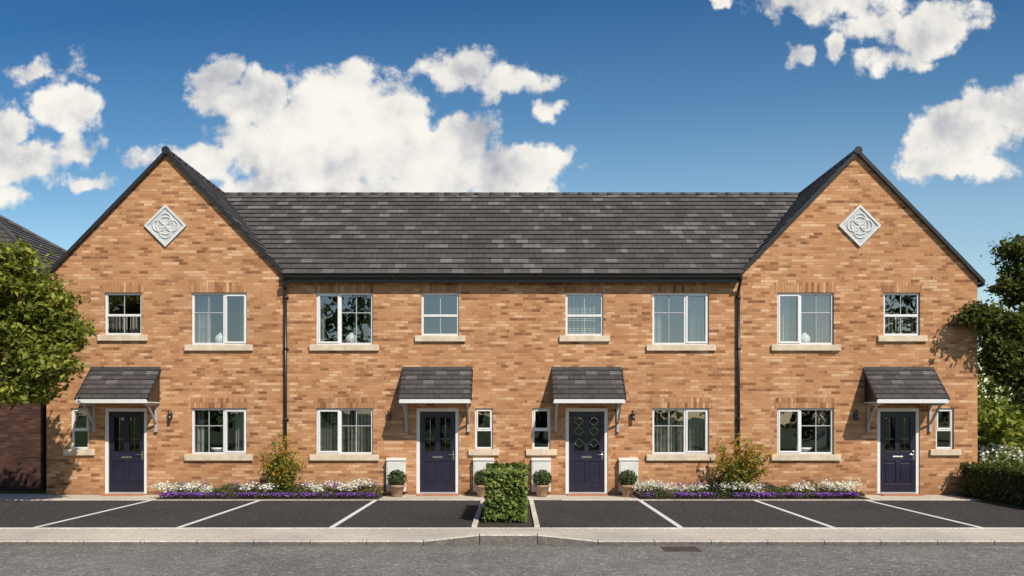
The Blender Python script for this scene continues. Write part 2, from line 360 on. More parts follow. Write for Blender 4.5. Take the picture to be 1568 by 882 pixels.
for n,c in enumerate(doors):
    x0,x1=PX(c-32.5),PX(c+32.5); z1=PZ(625); db=MB(); t=0.085
    db.box(x0,x0+t,0.03,0.13,0.03,z1,0); db.box(x1-t,x1,0.03,0.13,0.03,z1,0); db.box(x0+t,x1-t,0.03,0.13,z1-t,z1,0)
    db.box(x0+t,x1-t,0.02,0.13,0.03,0.07,4)
    a,b=x0+t+.004,x1-t-.004; zb,zt=0.075,z1-t-.004
    xm=(a+b)/2; st=0.11; 
    pan=[(a+st,xm-.045),(xm+.045,b-st)]; zg0,zg1=1.10,zt-0.13; zp0,zp1=0.28,0.86
    Y0,Y1=0.06,0.105
    db.box(a,a+st,Y0,Y1,zb,zt,1); db.box(b-st,b,Y0,Y1,zb,zt,1)
    for (q0,q1) in((zb,zp0),(zp1,zg0),(zg1,zt)): db.box(a+st,b-st,Y0,Y1,q0,q1,1)
    for (q0,q1) in((zp0,zp1),(zg0,zg1)): db.box(xm-.045,xm+.045,Y0,Y1,q0,q1,1)
    for (p0,p1) in pan:
        db.box(p0,p1,0.078,0.10,zp0,zp1,1); db.box(p0+.04,p1-.04,0.066,0.078,zp0+.05,zp1-.05,1)
        db.face([(p0,0.085,zg0),(p1,0.085,zg0),(p1,0.085,zg1),(p0,0.085,zg1)],2)
        db.box(p0,p1,0.125,0.13,zg0,zg1,5)
        mth=0.018
        for (u0,u1,v0,v1) in((p0,p0+mth,zg0,zg1),(p1-mth,p1,zg0,zg1),(p0+mth,p1-mth,zg0,zg0+mth),(p0+mth,p1-mth,zg1-mth,zg1)): db.box(u0,u1,0.052,0.086,v0,v1,1)
        pm=(p0+p1)/2; zm=(zg0+zg1)/2+.08
        if n in(2,):
            for zc in(zm,zm-.3,zm+.25):
                hh=.11; 
                for (A,B) in(((pm,zc+hh),(p1-.02,zc)),((p1-.02,zc),(pm,zc-hh)),((pm,zc-hh),(p0+.02,zc)),((p0+.02,zc),(pm,zc+hh))):
                    db.cyl((A[0],0.082,A[1]),(B[0],0.082,B[1]),.0055,.0055,6,3)
        else:
            db.cyl((pm,0.082,zg0),(pm,0.082,zg1),.004,.004,6,3); db.cyl((p0,0.082,zm-.2),(p1,0.082,zm-.2),.004,.004,6,3)
    db.box(xm-.13,xm+.13,0.045,0.06,0.94,0.99,3)
    hs=b-.05
    db.box(hs-.02,hs+.02,0.048,0.06,0.90,1.12,3); db.cyl((hs,.02,1.03),(hs,.06,1.03),.012,.012,8,3); db.cyl((hs,.022,1.03),(hs-.13,.022,1.03),.011,.009,8,3)
    db.build('front_door',[M_white,M_door,M_dglass,M_chrome,M_bar,M_dark],house,bevel=0.004)
    s=MB(); s.box(x0+.03,x1-.03,-0.32,-0.002,0.0,0.035); s.build('door_step',[M_step],house,bevel=0.008)
# roofs
def slope(mb,e0,e1,up,L,g,t=0.03,m=0):
    e0,e1,up=Vector(e0),Vector(e1),Vector(up).normalized(); W=(e1-e0).length
    n=(e1-e0).normalized().cross(up)
    if n.z<0: n=-n
    k=0; v=0
    while v<L-1e-4:
        v1=min(v+g,L); a=e0+up*v; b=e1+up*v; c=e1+up*v1; d=e0+up*v1
        uv=[(50,20+k*g+.002),(50+W,20+k*g+.002),(50+W,20+(k+1)*g-.002),(50,20+(k+1)*g-.002)]
        mb.face([a+n*t,b+n*t,c+n*0.004,d+n*0.004],m,uv)
        mb.face([a-n*0.004,b-n*0.004,b+n*t,a+n*t],m,[(50,20+k*g+.01)]*2+[(50+W,20+k*g+.01)]*2)
        v=v1; k+=1
def hipface(mb,A,B,C,Dd,nn,t=.035):
    A,B,C,Dd=map(Vector,(A,B,C,Dd)); nrm=(B-A).cross(Dd-A).normalized()
    if nrm.z<0:nrm=-nrm
    al=(B-A).normalized(); g=.318
    for k in range(nn):
        f0,f1=k/nn,(k+1)/nn; a=A.lerp(Dd,f0);b=B.lerp(C,f0);c=B.lerp(C,f1);d=A.lerp(Dd,f1)
        uvf=lambda p,vv:(70+(p-A).dot(al),20+vv)
        mb.face([a+nrm*t,b+nrm*t,c+nrm*.004,d+nrm*.004],0,[uvf(a,k*g+.003),uvf(b,k*g+.003),uvf(c,(k+1)*g-.003),uvf(d,(k+1)*g-.003)])
        mb.face([a-nrm*.004,b-nrm*.004,b+nrm*t,a+nrm*t],1 if mb is rf else 0,[uvf(a,k*g+.01)]*4)
rf=MB()
hipface(rf,(-5.79,EY,EZ),(5.79,EY,EZ),(XA+.05,RY,R),(-XA-.05,RY,R),18)
hipface(rf,(5.79,2*RY-EY,EZ),(-5.79,2*RY-EY,EZ),(-XA-.05,RY,R),(XA+.05,RY,R),18)
vg=MB()
YF=-0.09; YB=9.09
for sgn,tip in((-1,11.97),(1,12.02)):
    for xe in(XI,tip):
        zz=R-abs(xe-XA)*WS; Lw=math.hypot(xe-XA,R-zz)
        slope(rf,(sgn*xe,YF,zz),(sgn*xe,YB,zz),(sgn*(XA-xe),0,R-zz),Lw,Lw/14)
        for y in(YF-.012,YB-.05):
            vg.par((sgn*xe,y,zz-.085),(sgn*(XA-xe),0,R-zz),(0,0.075,0),(0,0,0.125))
    y=YF-.02
    while y<YB: 
        y2=min(y+.45,YB); vg.cyl((sgn*XA,y,R-.01),(sgn*XA,y2-.008,R-.01),.085,.079,12,1); y=y2
    zz=R-(tip-XA)*WS
    vg.cyl((sgn*tip,0.0,zz-.06),(sgn*tip,9.0,zz-.06),.05,.05,10,0)
    vg.cyl((sgn*XA,-.13,R+.0),(sgn*XA,-.08,R+.0),.10,.10,12,0)
x=-XA
while x<XA:
    x2=min(x+.45,XA); vg.cyl((x,RY,R-.01),(x2-.008,RY,R-.01),.085,.079,12,1); x=x2
rf.build('roof',[M_slate,M_dark],house); vg.build('ridge_and_verge',[M_dark,M_ridge],house)
gt=MB()
gx=XI-.02
gt.box(-gx,gx,-0.2,0.0,EZ-.17,EZ-.03); 
gt.box(-gx,gx,-0.22,-0.2,EZ-.20,EZ+.0)
n=10
for i in range(n):
    a0=math.pi+math.pi*i/n; a1=math.pi+math.pi*(i+1)/n; r=.062; cy=-0.285; cz=EZ-.045
    gt.face([(-gx-.03,cy+r*math.cos(a0),cz+r*math.sin(a0)),(gx+.03,cy+r*math.cos(a0),cz+r*math.sin(a0)),(gx+.03,cy+r*math.cos(a1),cz+r*math.sin(a1)),(-gx-.03,cy+r*math.cos(a1),cz+r*math.sin(a1))],smooth=True)
for sgn in(-1,1):
    X=sgn*5.765
    gt.cyl((X,-.285,EZ-.03),(X,-.285,EZ-.16),.05,.042,10); gt.cyl((X,-.285,EZ-.15),(X,-.07,EZ-.36),.038,.038,10); gt.cyl((X,-.07,EZ-.34),(X,-.07,0.0),.040,.040,10)
    for z in(0.15,1.9,3.7,5.0): gt.cyl((X,-.07,z),(X,-.07,z+.07),.05,.05,10); gt.box(X-.07,X+.07,-.03,-.001,z,z+.05)
gt.build('gutter_and_downpipes',[M_dark],house)
# plaques
for xc in(PX(254),PX(1316)):
    pb=MB(); z=PZ(346); h=0.54
    def dia(h,y0,y1,m):
        P=[(xc,z-h),(xc+h,z),(xc,z+h),(xc-h,z)]
        pb.face([(a,y0,b) for a,b in P],m)
        for i in range(4):
            a,b=P[i],P[(i+1)%4]; pb.face([(a[0],y1,a[1]),(b[0],y1,b[1]),(b[0],y0,b[1]),(a[0],y0,a[1])],m)
    dia(h,-0.03,0.0,1)
    P=[Vector((xc,0,z-h)),Vector((xc+h,0,z)),Vector((xc,0,z+h)),Vector((xc-h,0,z))]; Q=[Vector((xc,0,z))+(p-Vector((xc,0,z)))*.86 for p in P]
    for i in range(4):
        j=(i+1)%4; F=Vector((0,-.055,0)); B=Vector((0,-.03,0))
        pb.face([P[i]+F,P[j]+F,Q[j]+F,Q[i]+F],0); pb.face([Q[i]+F,Q[j]+F,Q[j]+B,Q[i]+B],0); pb.face([P[i],P[j],P[j]+F,P[i]+F],0)
    def ring(cx,cz,r,rt,yy=-.035):
        N=28
        for i in range(N):
            A=2*math.pi*i/N; B=2*math.pi*(i+1)/N
            pb.cyl((cx+r*math.cos(A),yy,cz+r*math.sin(A)),(cx+r*math.cos(B),yy,cz+r*math.sin(B)),rt,rt,6,0,caps=False)
    for dx,dz in((1,0),(-1,0),(0,1),(0,-1)): ring(xc+dx*.17,z+dz*.17,.145,.02)
    ring(xc,z,.22,.018)
    pb.build('diamond_plaque',[M_plaque,M_plaqueb],house)
# canopies
for c in doors:
    xc=PX(c); hw=0.89; cb=MB(); zt,zb,yf=3.20,2.47,-0.80
    L=math.hypot(.8,zt-zb); slope(cb,(xc-hw,yf-.03,zb-.027),(xc+hw,yf-.03,zb-.027),(0,.83,zt-zb+.027),math.hypot(.83,zt-zb+.027),L/6,0.022,0)
    for s_ in(-1,1):
        X=xc+s_*(hw-.02); cb.face([(X,-.002,zt-.03),(X,-.002,zb-.1),(X,yf,zb-.1),(X,yf,zb-.02)],1)
        cb.par((xc+s_*hw-.02,yf-.03,zb-.06),(0.04,0,0),(0,.83,zt-zb+.027),(0,0,.05),1)
    cb.box(xc-hw,xc+hw,-.03,-.001,zt-.02,zt+.07,3)
    cb.box(xc-hw+.01,xc+hw-.01,yf-.02,yf+.012,zb-.135,zb-.035,2)
    cb.box(xc-hw+.01,xc+hw-.01,yf+.012,-.002,zb-.13,zb-.10,2)
    for s_ in(-1,1):
        X=xc+s_*(hw-.10)-.03
        cb.box(X,X+.06,-.062,-.002,zb-.80,zb-.131,4); cb.box(X,X+.06,yf+.04,-.063,zb-.19,zb-.131,4)
        cb.par((X+.008,-.06,zb-.66),(.044,0,0),(0,-.58,.50),(0,-.0,.06),4)
        cb.box(X-.006,X+.066,-.075,-.001,zb-.86,zb-.80,4)
    cb.build('door_canopy',[M_slate2,M_dark,M_white,M_ridge,M_brkt],house)

# ---------------------------------------------------------------- neighbour house
nh=empty('neighbouring_brick_house'); nb=MB()
nx0,nx1,ny0,ny1,nz=-24.0,-12.75,1.5,9.7,5.95
nops=[(-16.6,-15.2,3.5,4.8),(-19.5,-18.1,3.5,4.8),(-16.6,-15.2,0.95,2.2),(-19.4,-18.4,0.0,2.2)]
xs=sorted(set([nx0,nx1]+[v for o in nops for v in o[:2]])); zs=sorted(set([-.1,nz]+[v for o in nops for v in o[2:]]))
for i in range(len(xs)-1):
    for j in range(len(zs)-1):
        cx=(xs[i]+xs[i+1])/2; cz=(zs[j]+zs[j+1])/2
        if any(o[0]<cx<o[1] and o[2]<cz<o[3] for o in nops): continue
        nb.face([(xs[i],ny0,zs[j]),(xs[i+1],ny0,zs[j]),(xs[i+1],ny0,zs[j+1]),(xs[i],ny0,zs[j+1])])
for (a,b) in(((nx1,ny0),(nx1,ny1)),((nx1,ny1),(nx0,ny1)),((nx0,ny1),(nx0,ny0))):
    nb.face([(a[0],a[1],-.1),(b[0],b[1],-.1),(b[0],b[1],nz),(a[0],a[1],nz)])
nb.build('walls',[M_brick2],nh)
nw=MB()
for x0,x1,z0,z1 in nops:
    nw.box(x0,x0+.06,ny0+.05,ny0+.12,z0,z1); nw.box(x1-.06,x1,ny0+.05,ny0+.12,z0,z1); nw.box(x0+.06,x1-.06,ny0+.05,ny0+.12,z0,z0+.06); nw.box(x0+.06,x1-.06,ny0+.05,ny0+.12,z1-.06,z1)
    nw.box((x0+x1)/2-.03,(x0+x1)/2+.03,ny0+.055,ny0+.115,z0+.06,z1-.06)
    nw.face([(x0,ny0+.1,z0),(x1,ny0+.1,z0),(x1,ny0+.1,z1),(x0,ny0+.1,z1)],1); nw.box(x0,x1,ny0+.3,ny0+.32,z0,z1,2)
    nw.box(x0-.1,x1+.1,ny0-.06,ny0+.045,z0-.14,z0-.001,3)
nw.build('windows_and_door',[M_white,M_glass,M_dark,M_stone],nh)
nr=MB(); o=.25; ax0,ax1,ay0,ay1=nx0-o,nx1+o,ny0-o,ny1+o; hy=(ay0+ay1)/2; hr=(ay1-ay0)/2; rz=nz+hr*.62
hipface(nr,(ax0,ay0,nz),(ax1,ay0,nz),(ax1-hr,hy,rz),(ax0+hr,hy,rz),15)
hipface(nr,(ax1,ay1,nz),(ax0,ay1,nz),(ax0+hr,hy,rz),(ax1-hr,hy,rz),15)
hipface(nr,(ax1,ay0,nz),(ax1,ay1,nz),(ax1-hr,hy,rz),(ax1-hr,hy,rz),15)
hipface(nr,(ax0,ay1,nz),(ax0,ay0,nz),(ax0+hr,hy,rz),(ax0+hr,hy,rz),15)
for a,b in(((ax1,ay0,nz),(ax1-hr,hy,rz)),((ax1,ay1,nz),(ax1-hr,hy,rz)),((ax0,ay0,nz),(ax0+hr,hy,rz)),((ax0,ay1,nz),(ax0+hr,hy,rz)),((ax1-hr,hy,rz),(ax0+hr,hy,rz))):
    nr.cyl(a,b,.08,.08,8,1)
nr.box(ax0,ax1,ay0,ay1,nz-.15,nz-.003,2)
nr.build('roof',[M_slate,M_ridge,M_dark],nh)

# ---------------------------------------------------------------- ground
def sheet(name,x0,x1,y0,y1,z,m):
    b=MB(); b.face([(x0,y0,z),(x1,y0,z),(x1,y1,z),(x0,y1,z)]); return b.build(name,[m])
sheet('ground',-1500,1500,-1500,1500,-0.10,M_grass)
sheet('lawn',-300,300,-6.82,300,-0.012,M_grass)
sheet('road',-300,300,-15.2,-8.43,-0.075,M_road)
sheet('parking_area',-24,11.2,-6.82,-1.43,0.0,M_asph)
sheet('path',-24,11.2,-1.43,0.3,0.004,M_pave)
e=MB()
x=-24
while x<11.2:
    if not(-.72<x<.5): e.box(x,min(x+.9,11.2)-.006,-1.47,-1.38,-.05,0.012)
    x+=.9
e.build('path_edging',[M_edge],bevel=.004)
HK=.10
def hk(x):
    if x<-1.43 or x>1.4: return 0
    if x<-.52: return HK*(x+1.43)/.91
    if x>.42: return HK*(1.4-x)/.98
    return HK
pv=MB(); xs=[-300,-100,-40,-20,-1.43]+[-1.43+.13*i for i in range(1,22)]+[1.4,20,40,100,300]; ys=[-8.28+1.46*i/8 for i in range(9)]
for i in range(len(xs)-1):
    for j in range(8):
        P=[]
        for (x,y) in((xs[i],ys[j]),(xs[i+1],ys[j]),(xs[i+1],ys[j+1]),(xs[i],ys[j+1])):
            f=(-6.82-y)/1.46; P.append((x,y,hk(x)*min(1,f*1.3)*.97+.0))
        pv.face(P,smooth=True)
pv.build('pavement',[M_pave])
b=MB(); 
x=-24
while x<24: b.box(x,x+.909,-6.87,-6.77,-.05,0.010); x+=.915
b.build('pavement_edging',[M_edge],bevel=.004)
kb=MB()
def stone(x0,x1):
    z0,z1=hk(x0+1e-4),hk(x1-1e-4); x1-=.012; y0,y1=-8.43,-8.28; zb=-.12; c=.02
    q=[(y1,0),(y0+c,0),(y0,-c)]
    for i in range(2):
        kb.face([(x0,q[i+1][0],z0+q[i+1][1]),(x1,q[i+1][0],z1+q[i+1][1]),(x1,q[i][0],z1+q[i][1]),(x0,q[i][0],z0+q[i][1])])
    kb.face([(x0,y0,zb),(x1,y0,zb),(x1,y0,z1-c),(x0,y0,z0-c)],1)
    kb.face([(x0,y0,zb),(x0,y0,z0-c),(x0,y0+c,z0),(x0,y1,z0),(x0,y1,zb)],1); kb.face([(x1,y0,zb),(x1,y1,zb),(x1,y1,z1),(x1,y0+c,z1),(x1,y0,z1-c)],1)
pts=[-1.43,-.52,.42,1.4]
for a,b_ in zip(pts[:-1],pts[1:]): stone(a,b_)
x=1.4
while x<60: stone(x,x+.915); x+=.915
x=-1.43
while x>-60: stone(x-.915,x); x-=.915
kb.build('kerb',[M_kerb,M_kerbf])
ch=MB(); x=-60
while x<60: ch.box(x,x+.2,-8.56,-8.435,-.1,-.069) ; x+=.207
ch.build('gutter_channel',[M_kerbf])
b=MB()
x=-60
while x<60: b.box(x,x+.909,-15.35,-15.2,-.12,0.03); x+=.915
b.build('kerb',[M_kerb])
sheet('pavement',-300,300,-17.2,-15.35,0.02,M_pave); sheet('lawn',-300,300,-300,-17.2,0.0,M_grass)
for X in(-8.62,-6.02,-3.26,3.05,5.8,8.47):
    sheet('parking_line',X-.05,X+.05,-6.76,-1.48,0.004,M_paint)
for X in(-.68,.45):
    b=MB(); y=-6.76
    while y<-1.5: b.box(X-.05,X+.05,y,min(y+.909,-1.48),-.05,0.05); y+=.915
    b.build('edging_kerb',[M_edge],bevel=.006)
sheet('planting_bed',-.63,.40,-6.76,-1.48,0.012,M_soil)
dg=MB(); X,Y,z=2.65,-8.86,-.075
dg.box(X-.29,X+.29,Y-.24,Y-.21,z-.02,z+.006); dg.box(X-.29,X+.29,Y+.21,Y+.24,z-.02,z+.006); dg.box(X-.29,X-.26,Y-.21,Y+.21,z-.02,z+.006); dg.box(X+.26,X+.29,Y-.21,Y+.21,z-.02,z+.006)
for i in range(11): xx=X-.235+i*.047; dg.box(xx-.012,xx+.012,Y-.21,Y+.21,z-.02,z+.004)
dg.box(X-.26,X+.26,-.012+Y,.012+Y,z-.018,z+.0045)
dg.face([(X-.26,Y-.21,z+.001),(X+.26,Y-.21,z+.001),(X+.26,Y+.21,z+.001),(X-.26,Y+.21,z+.001)],1)
dg.build('storm_drain_grate',[M_metal,M_dark])

# ---------------------------------------------------------------- planting
def noisev(P,s): return np.sin(P[:,0]*s+1.3)*np.sin(P[:,1]*s*1.1+2.1)*np.sin(P[:,2]*s*.9+.7)
M_leafcore=simple('hedge_core',(0.012,0.018,0.006),0.95,var=0.3,vs=20)
def hedge(name,x0,x1,y0,y1,h,n,size,matl):
    mb=MB(); mb.box(x0+.10,x1-.10,y0+.10,y1-.10,0,h-.10,1)
    W,Dp=x1-x0,y1-y0; areas=[W*h,W*h,Dp*h,Dp*h,W*Dp]; tot=sum(areas); P=[]
    for k,a in enumerate(areas):
        m=int(n*a/tot); r=rng.random((m,3))
        if k==0: p=np.c_[x0+W*r[:,0],np.full(m,y0),h*r[:,1]]
        elif k==1: p=np.c_[x0+W*r[:,0],np.full(m,y1),h*r[:,1]]
        elif k==2: p=np.c_[np.full(m,x0),y0+Dp*r[:,0],h*r[:,1]]
        elif k==3: p=np.c_[np.full(m,x1),y0+Dp*r[:,0],h*r[:,1]]
        else: p=np.c_[x0+W*r[:,0],y0+Dp*r[:,1],np.full(m,h)]
        P.append(p)
    P=np.vstack(P); c=np.array([(x0+x1)/2,(y0+y1)/2,h/2]); 
    dv=(c-P); dv[:,1]*=W/Dp; ln=np.linalg.norm(dv,axis=1,keepdims=True)
    amt=(rng.random(len(P))**1.5*.12+ (noisev(P,9)+1)*.045 + (noisev(P,21)+1)*.02)[:,None]
    P=P+dv/ln*amt; P[:,2]=np.maximum(P[:,2],.02)
    nn=int(n*.09); st=P[rng.integers(0,len(P),nn)]+rng.normal(size=(nn,3))*.04+np.array([0,0,.015]); P=np.vstack([P,st])
    mb.leaves(P,size,0,0.35,0.62,outc=c); return mb.build(name,[matl,M_leafcore])
hedge('hedge',-.54,.30,-6.2,-3.4,1.02,10500,.08,M_leafH)
hedge('hedge',11.27,12.2,-6.4,-.15,.86,12000,.068,M_leafD)
def ballplant(name,x,y,r,zc):
    e=empty(name); p=MB()
    p.lathe((x,y,.004),[(0,0),(.115,0),(.125,.02),(.175,.24),(.195,.245),(.2,.30),(.18,.30),(.17,.265),(0,.265)],24,0); p.build('pot',[M_terra],e)
    s=MB(); n=1500; v=rng.normal(size=(n,3)); v/=np.linalg.norm(v,axis=1,keepdims=True)
    rr=r*(.72+.33*rng.random(n)+.10*noisev(v*1.0,6)); P=v*rr[:,None]*np.array([1,1,.9])+np.array([x,y,zc]); P[:,2]=np.maximum(P[:,2],.28)
    s.leaves(P,.05,0,.3,.6,outc=(x,y,zc)); s.lathe((x,y,zc),[(0,-r*.6),(r*.6,-r*.3),(r*.68,0),(r*.5,r*.45),(0,r*.6)],12,1)
    s.build('shrub_ball',[M_leafB,M_leafcore],e)
for p in(608,739,830,961): ballplant('potted_shrub',atX(p,22.45),-.55,.235,.46)
for a,b_ in((593,622),(725,756),(814,843),(947,976)):
    m=MB(); x0,x1=PX(a),PX(b_); m.box(x0,x1,-.16,-.002,.10,.90); m.par((x0-.01,-.19,.885),(x1-x0+.02,0,0),(0,.188,.05),(0,0,.02)); m.box(x0+.03,x1-.03,-.172,-.16,.14,.86); m.cyl(((x0+x1)/2,-.18,.5),((x0+x1)/2,-.17,.5),.014,.014,8,1)
    m.build('meter_box',[M_boxw,M_metal],bevel=.008)
for p in(262,597,969,1309):
    l=MB(); X=PX(p); z=PZ(637)
    l.box(X-.04,X+.04,-.02,-.001,z-.07,z+.07,0); l.box(X-.015,X+.015,-.07,-.02,z-.015,z+.015,0)
    l.lathe((X,-.105,z),[(0,-.115),(.042,-.115),(.042,-.02),(.036,-.015),(.036,.015),(.042,.02),(.042,.115),(0,.115)],14,0)
    l.lathe((X,-.105,z),[(0,-.117),(.03,-.117)],14,1); l.lathe((X,-.105,z),[(.047,.1),(.05,.13),(.02,.15),(0,.152)],14,0)
    l.build('wall_lantern',[M_metal,M_lantglass])
def flowerbed(x0,x1):
    mb=MB(); 
    mb.box(x0-.03,x1+.03,-1.36,-.01,-.02,.03,3)
    W=x1-x0
    n=9500; u=rng.random(n); yy=-1.28+rng.random(n)*1.15
    hgt=.09+.19*np.clip((yy+1.25)/.5,0,1)*(.75+.45*np.sin(u*W*3.1+1)*np.sin(u*W*7.3))
    z=.03+hgt*rng.random(n)**.6; P=np.c_[x0+W*u,yy,z]; mb.leaves(P,.06,0,.4,.4)
    for k in range(int(W/.14)):
        cx=x0+.05+W*random.random(); cy=-1.27+.14*random.random(); m=60
        P=np.c_[cx+rng.normal(size=m)*.08,cy+rng.normal(size=m)*.05,.08+rng.random(m)*.08]; mb.leaves(P,.040,2,.6,.9)
    for k in range(int(W/.17)):
        f=k/(W/.17); cx=x0+W*f+random.uniform(-.1,.1)
        if .2<f<.8 and math.sin(f*23+x0)<-.2 : continue
        big=f>.82 or f<.12
        cy=-1.0+random.uniform(-.12,.25); h=.24+random.uniform(-.04,.10)+(.07 if big else 0); m=140 if big else 65
        P=np.c_[cx+rng.normal(size=m)*.10,cy+rng.normal(size=m)*.09,h+rng.normal(size=m)*.05]; mb.leaves(P,.05,1,.6,.95)
    for k in range(int(W/.4)):
        cx=x0+W*random.random(); m=26; cy=-.85
        P=np.c_[cx+rng.normal(size=m)*.05,cy+rng.normal(size=m)*.05,.24+rng.random(m)*.16]; mb.leaves(P,.036,2,.3,.7)
    mb.build('flower_bed',[M_leafB,M_petW,M_petP,M_soil])
flowerbed(atX(250,22),atX(580,22)); flowerbed(atX(980,22),atX(1322,22))
def shrub(name,x,y,h,wd,n,seed):
    random.seed(seed); mb=MB()
    for i in range(n):
        a=random.uniform(0,6.28); sp=random.random()**.7*wd/2; hh=h*random.uniform(.45,1.0)*(1-.25*sp/(wd/2))
        p=Vector((x+.05*math.cos(a),y+.05*math.sin(a),0.02)); tip=Vector((x+sp*math.cos(a),y+sp*math.sin(a)*.6,hh)); mid=p.lerp(tip,.5)+Vector((-.12*sp*math.cos(a),0,.08*h))
        mb.cyl(p,mid,.010,.007,5,1); mb.cyl(mid,tip,.007,.003,5,1)
        segs=[]
        for k in range(42):
            f=random.uniform(.25,1.0); q=p.lerp(mid,f*2) if f<.5 else mid.lerp(tip,f*2-1)
            segs.append((q.x+random.gauss(0,.06),q.y+random.gauss(0,.06),q.z+random.gauss(0,.05)))
        mb.leaves(np.array(segs),.12,0,.1,.32)
        if random.random()<.6:
            m=26; t=rng.random(m); P=np.c_[tip.x+rng.normal(size=m)*.022+.05*t,tip.y+rng.normal(size=m)*.022,tip.z+t*.14-.03]; mb.leaves(P,.055,2,.1,.4)
    n2=900; P=np.c_[x+rng.normal(size=n2)*wd*.17,y+rng.normal(size=n2)*wd*.13,.15+rng.random(n2)*h*.45]; mb.leaves(P,.095,3,.1,.35)
    mb.build(name,[M_leafS,M_bark,M_petY,M_leafH])
shrub('ornamental_shrub',atX(432,22.3),-.72,1.62,1.1,44,3)
shrub('ornamental_shrub',atX(1132,22.3),-.72,1.7,1.55,48,5)
random.seed(21)
def tree(name,lobes,trunk,leafm,n_cl,n_lf,size,tz=2.2,tr=.11):
    e=empty(name); tb=MB(); lb=MB()
    bx,by=trunk; top=Vector((bx,by,tz))
    tb.cyl((bx,by,-.05),(bx+.03,by,tz*.5),tr*1.25,tr*.95,10,0,caps=False); tb.cyl((bx+.03,by,tz*.5),top,tr*.95,tr*.8,10,0,caps=False)
    for (x,y,z,rx,ry,rz) in lobes:
        c=Vector((x,y,z)); mid=top.lerp(c,.55)+Vector((random.uniform(-.1,.1),random.uniform(-.1,.1),.12)); tb.cyl(top,mid,tr*.55,tr*.32,7,0,caps=False); tb.cyl(mid,c,tr*.32,tr*.12,6,0,caps=False)
        vol=(rx*ry*rz)**(1/3)
        for k in range(int(n_cl*max(.3,vol))):
            v=rng.normal(size=3); v/=np.linalg.norm(v); q=np.array([x,y,z])+v*np.array([rx,ry,rz])*(rng.random()**.45)
            if abs(q[0])<XE+.15 and q[1]>-.25: continue
            cs=rng.uniform(.09,.21); m=int(n_lf*rng.uniform(.5,1.4))
            P=q+rng.normal(size=(m,3))*cs*np.array([1,1,.45]); P=P[~((np.abs(P[:,0])<XE+.03)&(P[:,1]>-.08))]
            if len(P)==0: continue
            lb.leaves(P,size,0,.5,.6,droop=.3)
            if k%3==0: tb.cyl(c,tuple(q),tr*.10,.006,5,0,caps=False)
    tb.build('trunk_and_limbs',[M_bark],e); lb.build('foliage',[leafm],e)
d=19.8; Y=d-D; lob=[]
for px,py,rx,ry in((22,418,50,42),(60,465,46,40),(12,500,62,50),(58,545,46,44),(-45,470,70,75),(88,505,30,26),(0,578,50,30),(-80,530,60,50),(38,600,34,18),(90,560,20,18)):
    s=1380/d; lob.append((atX(px,d),Y+random.uniform(-.5,.5),atZ(py,d),rx/s,max(rx,ry)/s*.9,ry/s))
tree('deciduous_tree',lob,(atX(-25,d),Y),M_leafL,90,48,.145)
lob=[]
for px,py,rx,ry,Y in((1572,395,44,38,.5),(1562,440,38,28,.4),(1522,495,40,28,-.1),(1560,515,52,38,.3),(1545,560,40,28,.2),(1625,470,62,90,.5),(1494,484,18,13,-.35),(1585,590,48,30,.4),(1532,530,28,22,0)):
    d=D+Y; s=1380/d; lob.append((atX(px,d),Y,atZ(py,d),rx/s,max(rx,ry)/s*.7,ry/s))
tree('deciduous_tree',lob,(atX(1606,23.3),.3),M_leafD,105,50,.135)
def mass(name,specs,leafm,size,dens):
    mb=MB()
    for (x,y,h,r) in specs:
        mb.cyl((x,y,-.1),(x,y,h*.5),r*.08,r*.05,7,1,caps=False)
        for k in range(int(dens)):
            v=rng.normal(size=3); v/=np.linalg.norm(v); q=np.array([x,y,h*.54])+v*np.array([r,r,h*.44])*(rng.random()**.4)
            P=q+rng.normal(size=(26,3))*r*.12; mb.leaves(P,size,0,.4,.7)
    mb.build(name,[leafm,M_bark])
sp=[(x+random.uniform(-1,1),random.uniform(17,26),random.uniform(3.8,5.2),random.uniform(2,2.7)) for x in range(15,48,3)]
sp+=[(x+random.uniform(-1,1),random.uniform(14,17),random.uniform(2.6,3.6),random.uniform(1.6,2.1)) for x in range(16,40,3)]
sp+=[(x+random.uniform(-1,1),random.uniform(22,30),random.uniform(3.8,5.5),random.uniform(2,3)) for x in range(-50,-16,5)]
mass('distant_trees',sp,M_leafL,.30,70)
sp=[(-12.2,-42,13.5,2.6),(28.5,-44,13.5,3),(-29,-43,13,3),(-22,-40,6,3),(-5,-40,6.5,3),(2,-43,5.5,3),(9,-40,6,3.2),(17,-42,7,3),(22,-39,6,3),(35,-42,8,3),(-37,-42,7,3.4),(-16,-44,7,3)]
mass('street_trees',sp,M_leafD,.42,80)
mb=MB(); n=7500; P=np.c_[12.4+rng.random(n)*5.5,.2+rng.random(n)*2.6,np.zeros(n)]; P[:,2]=(rng.random(n)**.5)*(.95+.22*np.sin(P[:,0]*3)); mb.leaves(P,.09,0,.3,.5)
n=1500; P=np.c_[12.4+rng.random(n)*5.5,.1+rng.random(n)*2.4,np.zeros(n)]; P[:,2]=.82+.3*rng.random(n)+.15*np.sin(P[:,0]*3); mb.leaves(P,.085,1,.5,.8)
mb.build('flowering_shrubs',[M_leafH,M_petW])
def vase(name,x,y,z,prof): 
    v=MB(); v.lathe((x,y,z),prof,20,0); v.build(name,[M_cer])
rd=[(0,0),(.06,0),(.12,.05),(.15,.12),(.14,.19),(.09,.25),(.05,.27),(.05,.30),(.04,.30),(.03,.26)]
vase('round_vase',PX(333),.27,PZ(528)+.03,rd); vase('round_vase',PX(1237),.27,PZ(528)+.03,rd)
bw=[(0,0),(.05,0),(.05,.02),(.12,.05),(.20,.11),(.21,.14),(.19,.13),(.08,.06),(0,.05)]
